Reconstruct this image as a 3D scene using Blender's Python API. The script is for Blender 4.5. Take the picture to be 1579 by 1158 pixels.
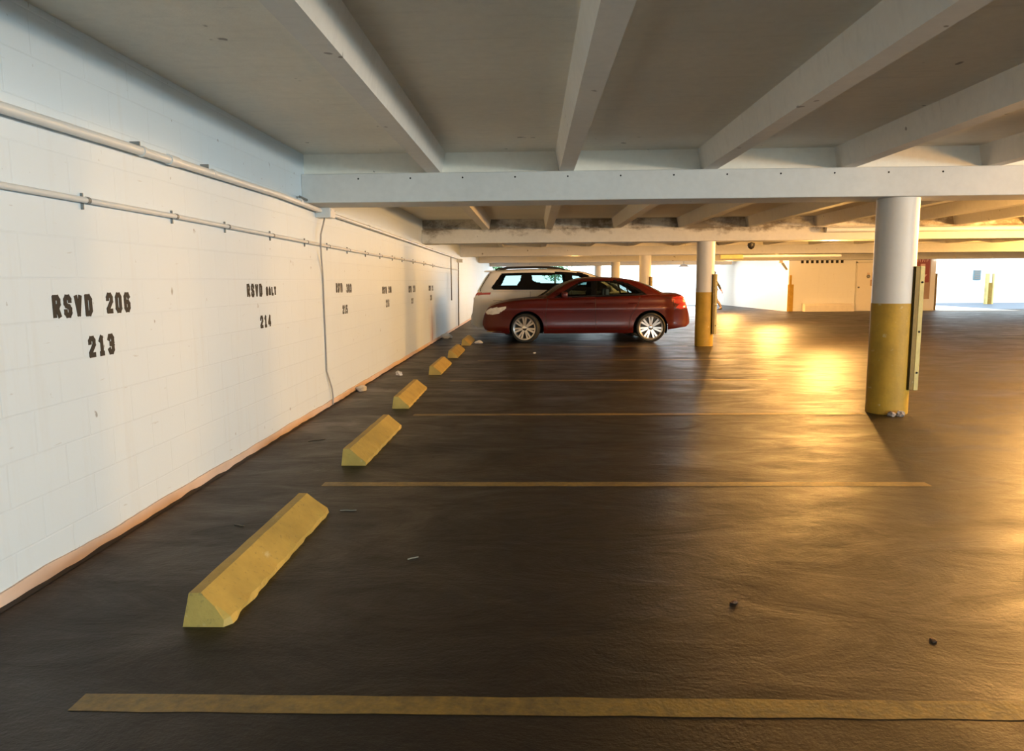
import bpy, bmesh, math, random
from mathutils import Vector, Matrix, noise
random.seed(7)
for o in list(bpy.data.objects):
    bpy.data.objects.remove(o)
SC = bpy.context.scene
COL = SC.collection
R = math.radians

# ------------------------------------------------------------------ camera
F_PX, PITCH, YAW, ROLL, EYE = 1121.53, 0.1283, -0.0298, 0.0083, 1.4
cam = bpy.data.cameras.new('camera')
cam.sensor_fit = 'HORIZONTAL'
cam.sensor_width = 36.0
cam.lens = F_PX / 1579 * 36.0
cam.clip_start = 0.05
cam.clip_end = 400
co = bpy.data.objects.new('camera', cam)
COL.objects.link(co)
fw = Vector((math.sin(YAW) * math.cos(PITCH), math.cos(YAW) * math.cos(PITCH), -math.sin(PITCH)))
rt = Vector((math.cos(YAW), -math.sin(YAW), 0))
up = rt.cross(fw)
rt2 = rt * math.cos(ROLL) - up * math.sin(ROLL)
up2 = rt * math.sin(ROLL) + up * math.cos(ROLL)
M = Matrix((rt2, up2, -fw)).transposed().to_4x4()
M.translation = (0, 0, EYE)
co.matrix_world = M
SC.camera = co

# ------------------------------------------------------------------ world, sun, big lights, exposure
world = bpy.data.worlds.new('sky')
SC.world = world
world.use_nodes = True
bg = world.node_tree.nodes['Background']
bg.inputs[0].default_value = (0.80, 0.93, 1.0, 1)
bg.inputs[1].default_value = 3.2
SC.view_settings.view_transform = 'Standard'
SC.view_settings.look = 'None'
SC.view_settings.gamma = 1
SC.view_settings.exposure = 0.0
SC.view_settings.use_curve_mapping = False


def lamp(name, kind, loc, energy, color, rot=None, **kw):
    d = bpy.data.lights.new(name, kind)
    d.energy = energy
    d.color = color
    for k, v in kw.items():
        setattr(d, k, v)
    o = bpy.data.objects.new(name, d)
    o.location = loc
    if rot:
        o.rotation_euler = rot
    COL.objects.link(o)
    return o


SODIUM = (1.0, 0.50, 0.13)
# sun high behind the right shoulder: lights the open deck and white wall beyond the garage
lamp('sun', 'SUN', (0, 0, 30), 5.0, (1, 0.97, 0.92), (R(28), R(14), 0), angle=R(0.6))
# daylight through the open bays behind the camera, then an added side lamp
lamp('daylight_fill', 'AREA', (4.5, -8.6, 1.45), 270, (0.76, 0.96, 0.98), (R(97), 0, R(22)),
     shape='RECTANGLE', size=8.0, size_y=1.25)
lamp('daylight_fill', 'AREA', (13.9, -3.6, 1.50), 1450, (0.72, 0.94, 1.0), (R(97), 0, R(83)),
     shape='RECTANGLE', size=8.0, size_y=1.2)  # added side lamp, no known source there; brightens the left wall

lamp('daylight_fill', 'AREA', (6.2, 41.8, 1.35), 700, (0.82, 0.95, 1.0), (R(90), 0, R(155)),
     shape='RECTANGLE', size=7.0, size_y=1.5)

# ------------------------------------------------------------------ materials


def srgb(r, g, b):
    f = lambda c: (c / 12.92 if c <= 0.04045 else ((c + 0.055) / 1.055) ** 2.4)
    return (f(r / 255), f(g / 255), f(b / 255), 1)


class NT:
    def __init__(s, name):
        s.m = bpy.data.materials.new(name)
        s.m.use_nodes = True
        s.t = s.m.node_tree
        s.b = s.t.nodes['Principled BSDF']
        s._pos = None

    def n(s, t, **kw):
        o = s.t.nodes.new(t)
        for k, v in kw.items():
            setattr(o, k, v)
        return o

    def l(s, a, b):
        s.t.links.new(a, b)

    def pos(s):
        if s._pos is None:
            s._pos = s.n('ShaderNodeNewGeometry').outputs['Position']
        return s._pos

    def objco(s):
        return s.n('ShaderNodeTexCoord').outputs['Object']

    def map(s, vec, scale=(1, 1, 1), loc=(0, 0, 0)):
        m = s.n('ShaderNodeMapping')
        s.l(vec, m.inputs[0])
        m.inputs['Scale'].default_value = scale
        m.inputs['Location'].default_value = loc
        return m.outputs[0]

    def noise(s, vec, scale, detail=4, rough=0.55, dist=0):
        m = s.n('ShaderNodeTexNoise')
        s.l(vec, m.inputs['Vector'])
        m.inputs['Scale'].default_value = scale
        m.inputs['Detail'].default_value = detail
        m.inputs['Roughness'].default_value = rough
        m.inputs['Distortion'].default_value = dist
        return m.outputs[0]

    def rng(s, v, a, b, c=0, d=1):
        m = s.n('ShaderNodeMapRange')
        s.l(v, m.inputs[0])
        for i, x in enumerate((a, b, c, d)):
            m.inputs[i + 1].default_value = x
        return m.outputs[0]

    def math(s, op, a, b=None):
        m = s.n('ShaderNodeMath', operation=op)
        for i, x in enumerate((a, b)):
            if x is None:
                continue
            if isinstance(x, (int, float)):
                m.inputs[i].default_value = x
            else:
                s.l(x, m.inputs[i])
        return m.outputs[0]

    def mix(s, f, a, b):
        m = s.n('ShaderNodeMix', data_type='RGBA')
        for sock, x in ((m.inputs[0], f), (m.inputs[6], a), (m.inputs[7], b)):
            if isinstance(x, (int, float, tuple)):
                sock.default_value = x
            else:
                s.l(x, sock)
        return m.outputs[2]

    def bump(s, h, strength=0.2, dist=0.01):
        m = s.n('ShaderNodeBump')
        s.l(h, m.inputs['Height'])
        m.inputs['Strength'].default_value = strength
        m.inputs['Distance'].default_value = dist
        s.l(m.outputs[0], s.b.inputs['Normal'])

    def sep(s, v):
        m = s.n('ShaderNodeSeparateXYZ')
        s.l(v, m.inputs[0])
        return m.outputs

    def set(s, color=None, rough=None, metal=None, **kw):
        for k, x in (('Base Color', color), ('Roughness', rough), ('Metallic', metal)):
            if x is None:
                continue
            if isinstance(x, (int, float, tuple)):
                s.b.inputs[k].default_value = x
            else:
                s.l(x, s.b.inputs[k])
        for k, x in kw.items():
            s.b.inputs[k.replace('_', ' ')].default_value = x


def simple(name, col, rough=0.5, metal=0.0, var=0.12, scale=6.0, bump=0.0, **kw):
    t = NT(name)
    n = t.noise(t.objco(), scale, 5)
    dark = tuple(c * (1 - var) for c in col[:3]) + (1,)
    lite = tuple(min(1, c * (1 + var)) for c in col[:3]) + (1,)
    t.set(t.mix(n, dark, lite), rough, metal, **kw)
    if bump:
        t.bump(t.noise(t.objco(), scale * 8, 6), bump, 0.004)
    return t.m


def m_block_wall(name, base, axis=1, stains=False):
    t = NT(name)
    x, y, z = t.sep(t.pos())
    c = t.n('ShaderNodeCombineXYZ')
    t.l(y if axis == 1 else x, c.inputs[0])
    t.l(z, c.inputs[1])
    br = t.n('ShaderNodeTexBrick')
    t.l(c.outputs[0], br.inputs['Vector'])
    br.inputs['Scale'].default_value = 1.0
    br.inputs['Brick Width'].default_value = 0.41
    br.inputs['Row Height'].default_value = 0.205
    br.inputs['Mortar Size'].default_value = 0.006
    br.inputs['Mortar Smooth'].default_value = 0.6
    wob = t.noise(t.pos(), 0.9, 4)
    fac = t.math('MULTIPLY', br.outputs['Fac'], t.rng(wob, 0.35, 0.7, 0.0, 0.13))
    big = t.noise(t.pos(), 0.5, 5, 0.6)
    col = t.mix(big, tuple(b * 0.90 for b in base[:3]) + (1,), base)
    col = t.mix(fac, col, (base[0] * .55, base[1] * .54, base[2] * .5, 1))
    drip = t.noise(t.map(t.pos(), (6, 6, 0.5)), 1.6, 5, 0.65)
    col = t.mix(t.rng(drip, 0.56, 0.80, 0, 0.22), col, (0.50, 0.47, 0.42, 1))
    spk = t.noise(t.map(t.pos(), (1, 1, 0.7)), 13, 3, 0.5)
    col = t.mix(t.rng(spk, 0.73, 0.765, 0, 0.65), col, (0.16, 0.14, 0.12, 1))
    scr = t.noise(t.map(t.pos(), (1, 2.5, 14)), 3.0, 3, 0.5)
    col = t.mix(t.rng(scr, 0.70, 0.75, 0, 0.35), col, (0.34, 0.32, 0.30, 1))
    if stains:
        d = t.math('ABSOLUTE', t.math('SUBTRACT', t.math('ADD', y, t.math('MULTIPLY', wob, 0.5)), 16.95))
        mk = t.math('MULTIPLY', t.rng(d, 0.05, 0.55, 1, 0), t.rng(z, 0.2, 1.2, 1, 0))
        col = t.mix(t.math('MULTIPLY', mk, t.rng(drip, 0.35, 0.6, 0.1, 0.8)), col, (0.45, 0.17, 0.07, 1))
    t.set(col, 0.55)
    h = t.math('SUBTRACT', t.math('MULTIPLY', t.noise(t.pos(), 45, 5), 0.25), t.math('MULTIPLY', br.outputs['Fac'], 0.7))
    t.bump(h, 0.35, 0.006)
    return t.m


def m_concrete(name, base, stain=None, bump=0.25, rough=0.7, zmask=None):
    t = NT(name)
    big = t.noise(t.pos(), 0.7, 6, 0.6)
    fine = t.noise(t.pos(), 16, 5, 0.6)
    col = t.mix(big, tuple(b * 0.80 for b in base[:3]) + (1,), tuple(min(1, b * 1.12) for b in base[:3]) + (1,))
    col = t.mix(t.rng(fine, 0.35, 0.75, 0, 0.18), col, tuple(b * 0.6 for b in base[:3]) + (1,))
    spk = t.noise(t.pos(), 9, 2, 0.4)
    col = t.mix(t.rng(spk, 0.755, 0.78, 0, 0.7), col, (0.10, 0.085, 0.07, 1))
    streak = t.noise(t.map(t.pos(), (1.2, 9, 3)), 1.6, 4, 0.6)
    col = t.mix(t.rng(streak, 0.55, 0.75, 0, 0.22), col, tuple(b * 0.55 for b in base[:3]) + (1,))
    if stain:
        x, y, z = t.sep(t.pos())
        s1 = t.noise(t.map(t.pos(), (1.1, 1.1, 2.0), (3.1, 0, 0)), 1.15, 6, 0.7)
        up_ = t.rng(z, 2.30, 2.50, 0.0, 0.24)
        drip = t.noise(t.map(t.pos(), (9, 9, 0.8)), 1.0, 3)
        v = t.math('ADD', t.math('ADD', s1, up_), t.math('MULTIPLY', drip, 0.12))
        col = t.mix(t.rng(v, 0.70, 0.86, 0, 0.88), col, stain)
    t.set(col, rough)
    t.bump(t.math('ADD', fine, t.noise(t.pos(), 70, 4)), bump, 0.004)
    return t.m


def m_floor():
    t = NT('worn dark traffic coating')
    p = t.pos()
    st = t.noise(t.map(p, (0.55, 1.3, 1)), 1.1, 7, 0.62, 0.6)
    st2 = t.noise(t.map(p, (0.7, 1.4, 1), (5, 3, 0)), 1.9, 7, 0.66, 0.9)
    fine = t.noise(p, 60, 6, 0.65)
    mid = t.noise(p, 9, 5, 0.6)
    col = t.mix(t.rng(st, 0.3, 0.7), (0.007, 0.0046, 0.0026, 1), (0.019, 0.0125, 0.007, 1))
    col = t.mix(t.rng(st2, 0.58, 0.72, 0, 0.65), col, (0.008, 0.006, 0.004, 1))
    col = t.mix(t.rng(fine, 0.55, 0.8, 0, 0.35), col, (0.045, 0.033, 0.022, 1))
    scr = t.noise(t.map(p, (2.0, 16, 1), (1, 7, 0)), 2.2, 4, 0.6, 0.8)
    col = t.mix(t.rng(scr, 0.70, 0.76, 0, 0.22), col, (0.22, 0.19, 0.16, 1))
    ro = t.math('ADD', t.rng(st2, 0.3, 0.7, 0.33, 0.56), t.rng(st, 0.35, 0.7, 0.06, -0.05))
    t.set(col, ro, Specular_IOR_Level=0.29)
    h = t.math('ADD', t.math('MULTIPLY', fine, 0.35), t.math('ADD', t.math('MULTIPLY', mid, 0.5), t.math('MULTIPLY', st2, 1.6)))
    t.bump(h, 0.30, 0.02)
    return t.m


def m_paintline():
    t = NT('worn yellow line paint')
    p = t.pos()
    w = t.noise(p, 24, 6, 0.7)
    w2 = t.noise(p, 2.1, 4, 0.6)
    v = t.math('ADD', t.math('MULTIPLY', w, 0.6), t.math('MULTIPLY', w2, 0.5))
    col = t.mix(t.rng(v, 0.42, 0.68), (0.27, 0.175, 0.030, 1), (0.10, 0.070, 0.025, 1))
    t.set(col, t.rng(w2, 0.3, 0.7, 0.40, 0.55))
    t.bump(t.noise(p, 60, 5), 0.25, 0.01)
    return t.m


def m_yellow(name, col, dirt=0.5):
    t = NT(name)
    p = t.pos()
    n = t.noise(p, 5, 6, 0.65)
    f = t.noise(p, 38, 5, 0.6)
    c = t.mix(t.rng(n, 0.3, 0.7), tuple(x * 0.72 for x in col[:3]) + (1,), col)
    c = t.mix(t.rng(f, 0.6, 0.72, 0, dirt), c, (0.10, 0.08, 0.045, 1))
    w = t.noise(t.map(p, (4, 1.2, 4)), 4, 4)
    c = t.mix(t.rng(w, 0.66, 0.74, 0, 0.55), c, (0.62, 0.55, 0.33, 1))
    t.set(c, 0.6)
    t.bump(t.math('ADD', f, n), 0.35, 0.006)
    return t.m


def m_glass(name, tint, alpha=0.35):
    t = NT(name)
    out = t.t.nodes['Material Output']
    tr = t.n('ShaderNodeBsdfTransparent')
    tr.inputs[0].default_value = tint
    gl = t.n('ShaderNodeBsdfGlossy')
    gl.inputs['Roughness'].default_value = 0.04
    gl.inputs['Color'].default_value = (0.9, 0.95, 1, 1)
    fr = t.n('ShaderNodeFresnel')
    fr.inputs[0].default_value = 1.35
    mx = t.n('ShaderNodeMixShader')
    t.l(fr.outputs[0], mx.inputs[0])
    t.l(tr.outputs[0], mx.inputs[1])
    t.l(gl.outputs[0], mx.inputs[2])
    t.l(mx.outputs[0], out.inputs[0])
    return t.m


def m_emit(name, col, strength):
    t = NT(name)
    t.set(col, 0.4)
    t.b.inputs['Emission Color'].default_value = col
    t.b.inputs['Emission Strength'].default_value = strength
    return t.m


MW = m_block_wall('painted block wall', (0.665, 0.755, 0.825, 1), 1, True)
MWF = m_block_wall('painted far wall', (0.80, 0.79, 0.76, 1), 0)
MSLAB = m_concrete('weathered painted slab', (0.82, 0.79, 0.70, 1))
MBEAM = m_concrete('painted beam concrete', (0.60, 0.60, 0.58, 1), bump=0.15)
MBEAM2 = m_concrete('mould stained beam concrete', (0.66, 0.63, 0.55, 1), stain=(0.13, 0.095, 0.055, 1), bump=0.15)
MJOIST = m_concrete('painted joist concrete', (0.74, 0.72, 0.67, 1), bump=0.2)
MFLOOR = m_floor()
MLINE = m_paintline()
MSTOP = m_yellow('yellow painted concrete', (0.50, 0.34, 0.075, 1))
MYEL = m_yellow('yellow column paint', (0.50, 0.30, 0.025, 1), 0.25)
MYELP = m_yellow('pale yellow guard paint', (0.68, 0.57, 0.22, 1), 0.2)
MYELD = m_yellow('dull shaded yellow guard paint', (0.25, 0.16, 0.02, 1), 0.3)  # flange shade is put into this darker yellow; sleeve and opening guard share it
MCOLW = simple('white column paint', (0.58, 0.57, 0.54, 1), 0.5, var=0.06, bump=0.15)
MPEACH = simple('peach base paint', (0.66, 0.49, 0.39, 1), 0.6, var=0.25, scale=3, bump=0.2)
MTAR = simple('dark floor sealant', (0.030, 0.023, 0.018, 1), 0.8, var=0.3, bump=0.4)
MPIPE = simple('painted conduit', (0.62, 0.63, 0.62, 1), 0.38, 0.0, var=0.08)
MPIPED = simple('grey pipe clamp', (0.22, 0.22, 0.21, 1), 0.5, 0.3)
MBLACK = simple('black stencil paint', (0.018, 0.018, 0.018, 1), 0.7, var=0.5, scale=20)
MDARK = simple('dark void', (0.012, 0.010, 0.009, 1), 0.9)
MRUB = simple('tyre rubber', (0.022, 0.023, 0.021, 1), 0.75, var=0.2)
MALLOY = simple('machined alloy', (0.72, 0.70, 0.68, 1), 0.28, 0.85, var=0.06)
MTRIM = simple('black car trim', (0.014, 0.013, 0.013, 1), 0.5)
MFRIT = simple('black window border', (0.006, 0.006, 0.006, 1), 0.25, Specular_IOR_Level=0.2)
MWELL = simple('wheel well liner', (0.008, 0.008, 0.008, 1), 0.95, Specular_IOR_Level=0.1)
MINT = simple('dark car upholstery', (0.030, 0.027, 0.025, 1), 0.8)
MINTL = simple('pale car upholstery', (0.42, 0.38, 0.32, 1), 0.8)
MCHROME = simple('chrome', (0.8, 0.8, 0.8, 1), 0.12, 1.0, var=0.03)
MPAPER = simple('crumpled paper', (0.70, 0.66, 0.60, 1), 0.8)
MSTRAW = simple('dull straw', (0.20, 0.18, 0.14, 1), 0.8)
MRUBBLE = simple('grey rubble', (0.30, 0.26, 0.24, 1), 0.9, var=.4, scale=30)
MLEAF = simple('dry brown leaf', (0.09, 0.05, 0.03, 1), 0.8)


def carpaint(name, col, rough=0.22, flake=0.0):
    t = NT(name)
    n = t.noise(t.objco(), 260, 2)
    t.set(t.mix(n, tuple(c * 0.9 for c in col[:3]) + (1,), col), rough, flake, Coat_Weight=0.22, Coat_Roughness=0.10, Specular_IOR_Level=0.35)
    return t.m


MRED = carpaint('deep red metallic paint', (0.078, 0.0050, 0.002, 1), 0.34, 0.15)
MWHT = carpaint('white car paint', (0.82, 0.78, 0.71, 1), 0.28)
MGLASS = m_glass('tinted car glass', (0.42, 0.50, 0.50, 1))
MGLASSD = m_glass('dark privacy glass', (0.55, 0.68, 0.66, 1))
MTAIL = simple('red lamp lens', (0.42, 0.035, 0.03, 1), 0.12, 0.0, var=0.3, scale=14, Coat_Weight=1.0)
MHEAD = simple('clear lamp lens', (0.62, 0.60, 0.56, 1), 0.12, 0.2, var=0.4, scale=18, Coat_Weight=1.0)
MCLEAR = simple('frosted reverse lens', (0.85, 0.80, 0.72, 1), 0.15, var=0.1, Coat_Weight=1.0)

# ------------------------------------------------------------------ mesh helpers


class MB:
    """collects shapes into one bmesh and links them as one mesh object"""

    def __init__(s):
        s.bm = bmesh.new()

    def box(s, x0, x1, y0, y1, z0, z1, bev=0.0, mi=0):
        vs = [s.bm.verts.new((x, y, z)) for z in (z0, z1) for y in (y0, y1) for x in (x0, x1)]
        fs = [(0, 2, 3, 1), (4, 5, 7, 6), (0, 1, 5, 4), (2, 6, 7, 3), (0, 4, 6, 2), (1, 3, 7, 5)]
        faces = [s.bm.faces.new([vs[i] for i in f]) for f in fs]
        for f in faces:
            f.material_index = mi
        if bev:
            es = list({e for f in faces for e in f.edges})
            r = bmesh.ops.bevel(s.bm, geom=es, offset=bev, segments=2, affect='EDGES', profile=0.5)
            for f in r['faces']:
                f.material_index = mi
        return s

    def tube(s, pts, r, seg=12, closed=False, cap=True):
        pts = [Vector(p) for p in pts]
        rr = r if isinstance(r, (list, tuple)) else [r] * len(pts)
        rings = []
        n = len(pts)
        u = None
        for i, p in enumerate(pts):
            if closed:
                d = pts[(i + 1) % n] - pts[i - 1]
            else:
                d = pts[min(i + 1, n - 1)] - pts[max(i - 1, 0)]
            d.normalize()
            if u is None:
                u = d.orthogonal().normalized()
            u = (u - d * u.dot(d)).normalized()
            v = d.cross(u)
            rings.append([s.bm.verts.new(p + (u * math.cos(a) + v * math.sin(a)) * rr[i])
                          for a in (2 * math.pi * k / seg for k in range(seg))])
        for i in range(n if closed else n - 1):
            a, b = rings[i], rings[(i + 1) % n]
            for k in range(seg):
                s.bm.faces.new((a[k], a[(k + 1) % seg], b[(k + 1) % seg], b[k]))
        if cap and not closed:
            s.bm.faces.new(rings[0][::-1])
            s.bm.faces.new(rings[-1])
        return s

    def lathe(s, prof, axis='Z', seg=32, c=(0, 0, 0), closed=False):
        """prof: (radius, height) pairs round AXIS through C"""
        c = Vector(c)
        rings = []
        for r, h in prof:
            ring = []
            for k in range(seg):
                a = 2 * math.pi * k / seg
                ca, sa = r * math.cos(a), r * math.sin(a)
                ring.append(s.bm.verts.new(c + Vector((ca, sa, h) if axis == 'Z' else ((ca, h, sa) if axis == 'Y' else (h, ca, sa)))))
            rings.append(ring)
        m = len(rings)
        for i in range(m if closed else m - 1):
            a, b = rings[i], rings[(i + 1) % m]
            for k in range(seg):
                s.bm.faces.new((a[k], a[(k + 1) % seg], b[(k + 1) % seg], b[k]))
        if not closed:
            s.bm.faces.new(rings[0][::-1])
            s.bm.faces.new(rings[-1])
        return s

    def prism(s, poly, axis, a, b):
        """polygon of 2-D points extruded along AXIS from a to b"""
        def P(p, h):
            if axis == 'Y':
                return (p[0], h, p[1])
            if axis == 'X':
                return (h, p[0], p[1])
            return (p[0], p[1], h)
        lo = [s.bm.verts.new(P(p, a)) for p in poly]
        hi = [s.bm.verts.new(P(p, b)) for p in poly]
        n = len(poly)
        s.bm.faces.new(lo[::-1])
        s.bm.faces.new(hi)
        for i in range(n):
            s.bm.faces.new((lo[i], lo[(i + 1) % n], hi[(i + 1) % n], hi[i]))
        return s

    def grid(s, rows):
        vs = [[s.bm.verts.new(p) for p in r] for r in rows]
        for i in range(len(vs) - 1):
            for j in range(len(vs[0]) - 1):
                s.bm.faces.new((vs[i][j], vs[i][j + 1], vs[i + 1][j + 1], vs[i + 1][j]))
        return s

    def build(s, name, mats, parent=None, loc=(0, 0, 0), smooth=False, rot=None, angle=40):
        bmesh.ops.recalc_face_normals(s.bm, faces=s.bm.faces[:])
        me = bpy.data.meshes.new(name)
        s.bm.to_mesh(me)
        s.bm.free()
        for m in (mats if isinstance(mats, (list, tuple)) else [mats]):
            me.materials.append(m)
        if smooth:
            me.shade_smooth()
            if angle < 180:
                me.set_sharp_from_angle(angle=R(angle))
        o = bpy.data.objects.new(name, me)
        o.location = loc
        if rot:
            o.rotation_euler = rot
        COL.objects.link(o)
        if parent:
            o.parent = parent
        return o


def tag(o, label=None, cat=None, group=None, kind=None):
    for k, v in (('label', label), ('category', cat), ('group', group), ('kind', kind)):
        if v:
            o[k] = v
    return o


def empty(name, loc, label, cat, group=None, rot=None):
    o = bpy.data.objects.new(name, None)
    o.empty_display_size = 0.2
    o.location = loc
    if rot:
        o.rotation_euler = rot
    COL.objects.link(o)
    return tag(o, label, cat, group)


def copy_tree(o, parent=None):
    c = o.copy()
    COL.objects.link(c)
    if parent:
        c.parent = parent
    for ch in [x for x in bpy.data.objects if x.parent == o]:
        copy_tree(ch, c)
    return c


def struct(o):
    return tag(o, kind='structure')


# ------------------------------------------------------------------ the setting
XW = -2.331            # face of the left wall
BAY = 8.013
YB = [7.45 + BAY * k for k in range(-2, 5)]
ZB, ZL, ZS = 2.205, 2.490, 2.70
XR = 34.0
YEND = 42.0

struct(MB().box(-2.6, XR + .2, -9.2, YEND, -0.3, 0.0).build('floor', MFLOOR))
struct(MB().box(XW - .25, XW, -9.2, YEND, 0, ZS).build('wall_left', MW))
struct(MB().box(XR, XR + .2, 1.2, 31.5, 0, ZS).build('wall_right', MWF))
b = MB()
b.box(-2.6, 14.2, -9.2, 1.4, ZS, ZS + .25)
b.box(-2.6, XR + .2, 1.4, 32.0, ZS, ZS + .25)
b.box(-2.6, 17.5, 32.0, YEND, ZS, ZS + .25)
struct(b.build('ceiling', MSLAB))
b = MB()
b.box(XW, 12.0, -9.2, -9.0, 0, 0.8)
b.box(12.0, 14.2, -9.2, -9.0, 0, ZS)
struct(b.build('wall_back', MWF))
b = MB()
b.box(14.0, 14.2, -9.0, 1.0, 0, 0.8)
b.box(14.0, 14.2, 1.0, 1.4, 0, ZS)
b.box(14.0, XR, 1.2, 1.4, 0, ZS)
struct(b.build('wall_right', MW))  # invented side bay walls, unseen, left open for the added daylight lamp

# ledge beams across the bays
for k, y in enumerate(YB):
    x1 = 14.0 if k < 2 else (XR if k < 6 else 10.6)
    b = MB()
    b.box(XW, x1, y, y + .50, ZB, ZL, 0.008)
    bo = struct(b.build('beam', MBEAM2 if k == 3 else MBEAM))
    struct(MB().box(XW, x1, y + .11, y + .39, ZL - .01, ZS).build('beam_stem', MBEAM2 if k == 3 else MSLAB, bo))
    if k == 2:
        for i in range(12):
            hx = -1.75 + 0.525 * i
            struct(MB().lathe([(0.009, -0.002), (0.009, 0.02)], 'Y', 10).build('tie_hole', MDARK, bo, (hx, y, 2.437)))

# joists between the beams
jx = [-1.06, 0.27, 1.69, 3.04, 4.46, 5.87] + [7.29 + 1.42 * i for i in range(18)]
for k in range(len(YB) - 1):
    proto = None
    for x in jx:
        if (k >= 5 and x > 10) or (k == 0 and x > 13):
            continue
        if proto is None:
            w0, w1 = 0.0, 0.14
            b = MB()
            # sides lean slightly: wider at the slab
            y0, y1 = YB[k] + .02, YB[k + 1] + .12
            y0 = YB[k] + .38
            vs = [(0.0, ZL), (0.14, ZL), (0.180, ZS), (-0.040, ZS)]
            b.prism(vs, 'Y', y0, y1)
            proto = b.build('ceiling_joist', MJOIST, loc=(x, 0, 0))
            struct(proto)
        else:
            c = proto.copy()
            c.location.x = x
            COL.objects.link(c)

# peach base strip and the ragged edge of the floor coating on the left wall
b = MB()
rows_t, ys = [], []
y = 1.5
while y < YEND:
    ys.append(y)
    y += 0.07 if y < 9 else 0.25
rr = []
for t in ((XW - .004, 0.0), (XW + .010, 0.0), (XW + .012, 1.0), (XW - .004, 1.0)):
    rr.append([(t[0], yy, (0.070 + 0.014 * noise.noise((yy * 1.7, 0, 1)) + .005 * noise.noise((yy * 9, 3, 1))) * t[1]) for yy in ys])
b.grid(rr)
struct(b.build('baseboard_left', MPEACH))
b = MB()
rr = []
for k in range(4):
    rr.append([(XW + (0.0, 0.013, 0.022, 0.035)[k] + (0, 0, .012, .016)[k] * noise.noise((yy * 3, 9, k)), yy,
                max(0.002, (0.010, 0.009, 0.005, 0.0)[k] * (1.1 + 1.6 * noise.noise((yy * 5.0, 7, 2))) - (0.0 if k < 3 else .004))) for yy in ys])
b.grid(rr)
struct(b.build('trim_1', MTAR, smooth=True))

# ------------------------------------------------------------------ stall lines
LN = ['crossing the whole foreground nearest the camera', 'ending just beyond the nearest yellow wheel stop',
      'running past the second wheel stop to the nearest column', 'beyond the third wheel stop, fourth from the camera',
      'beyond the fourth wheel stop, fifth from the camera', 'right in front of the red sedan']
for k in range(6):
    yc = 2.256 + 2.671 * k
    x0 = (-1.55, -1.48, -1.28, -1.2, -1.0, -0.9)[k]
    x1 = (3.55, 2.7, 3.45, 3.3, 3.3, 3.3)[k]
    b = MB()
    n = 60
    top, bot = [], []
    for i in range(n + 1):
        x = x0 + (x1 - x0) * i / n
        top.append((x, yc + .052 + .006 * noise.noise((x * 5, k, 0)), 0.0015))
        bot.append((x, yc - .052 + .006 * noise.noise((x * 5, k, 4)), 0.0015))
    b.grid([bot, top])
    tag(b.build('stall_line', MLINE), 'worn yellow painted stall line ' + LN[k], 'parking line', 'stall lines on the floor')

# ------------------------------------------------------------------ wheel stops
stops = [(-1.450, 2.80, 1.50, 0.0), (-1.488, 5.448, 1.46, -0.5), (-1.585, 7.99, 1.50, 0.6), (-1.60, 10.97, 1.45, 0.0),
         (-1.60, 13.46, 1.45, 0.0), (-1.60, 16.08, 1.40, 0.0)]
SL = ['nearest and largest in the left foreground, with a chipped lower edge', 'second from the camera, with clean cut ends',
      'third from the camera, beside a stall line', 'fourth from the camera, out past the wall cable',
      'fifth from the camera, short in view', 'farthest one, beside the nose of the red sedan']
for k, (x, y, L, rz) in enumerate(stops):
    b = MB()
    prof = [(0.0, 0.0), (0.19, 0.0), (0.19, 0.028), (0.13, 0.078), (0.068, 0.132), (0.018, 0.132), (0.004, 0.03)]
    n = 44
    rings = []
    for i in range(n + 1):
        t = i / n
        yy = t * L
        e = min(yy, L - yy)
        sc = 1.0
        ring = []
        for j, (px, pz) in enumerate(prof):
            nx = 0.010 * noise.noise((yy * 9, j, k)) if j in (1, 2) else 0.003 * noise.noise((yy * 6, j, k))
            nz = 0.010 * noise.noise((yy * 11, j + 3, k)) if j == 2 else 0.003 * noise.noise((yy * 5, j + 9, k))
            if k == 0 and j in (1, 2):
                nx *= 1.8
            dy = 0.0
            if k in (0, 2):           # sloped ends
                if i == 0:
                    dy = 0.055 * (pz / .132) * (0.6 if k == 0 else .35)
                    if k == 0:
                        nx += -0.02 * (j in (1, 2))
                if i == n:
                    dy = -0.045 * (pz / .132)
            z = pz + (nz if pz > 0 else 0)
            ring.append(b.bm.verts.new((px + nx, yy + dy, max(0, z))))
        rings.append(ring)
    m = len(prof)
    for i in range(n):
        for j in range(m):
            b.bm.faces.new((rings[i][j], rings[i][(j + 1) % m], rings[i + 1][(j + 1) % m], rings[i + 1][j]))
    b.bm.faces.new(rings[0][::-1])
    b.bm.faces.new(rings[-1])
    tag(b.build('wheel_stop', MSTOP, loc=(x, y, 0), rot=(0, 0, R(rz))),
        'yellow concrete wheel stop, ' + SL[k], 'wheel stop', 'wheel stops along the left wall')

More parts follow.
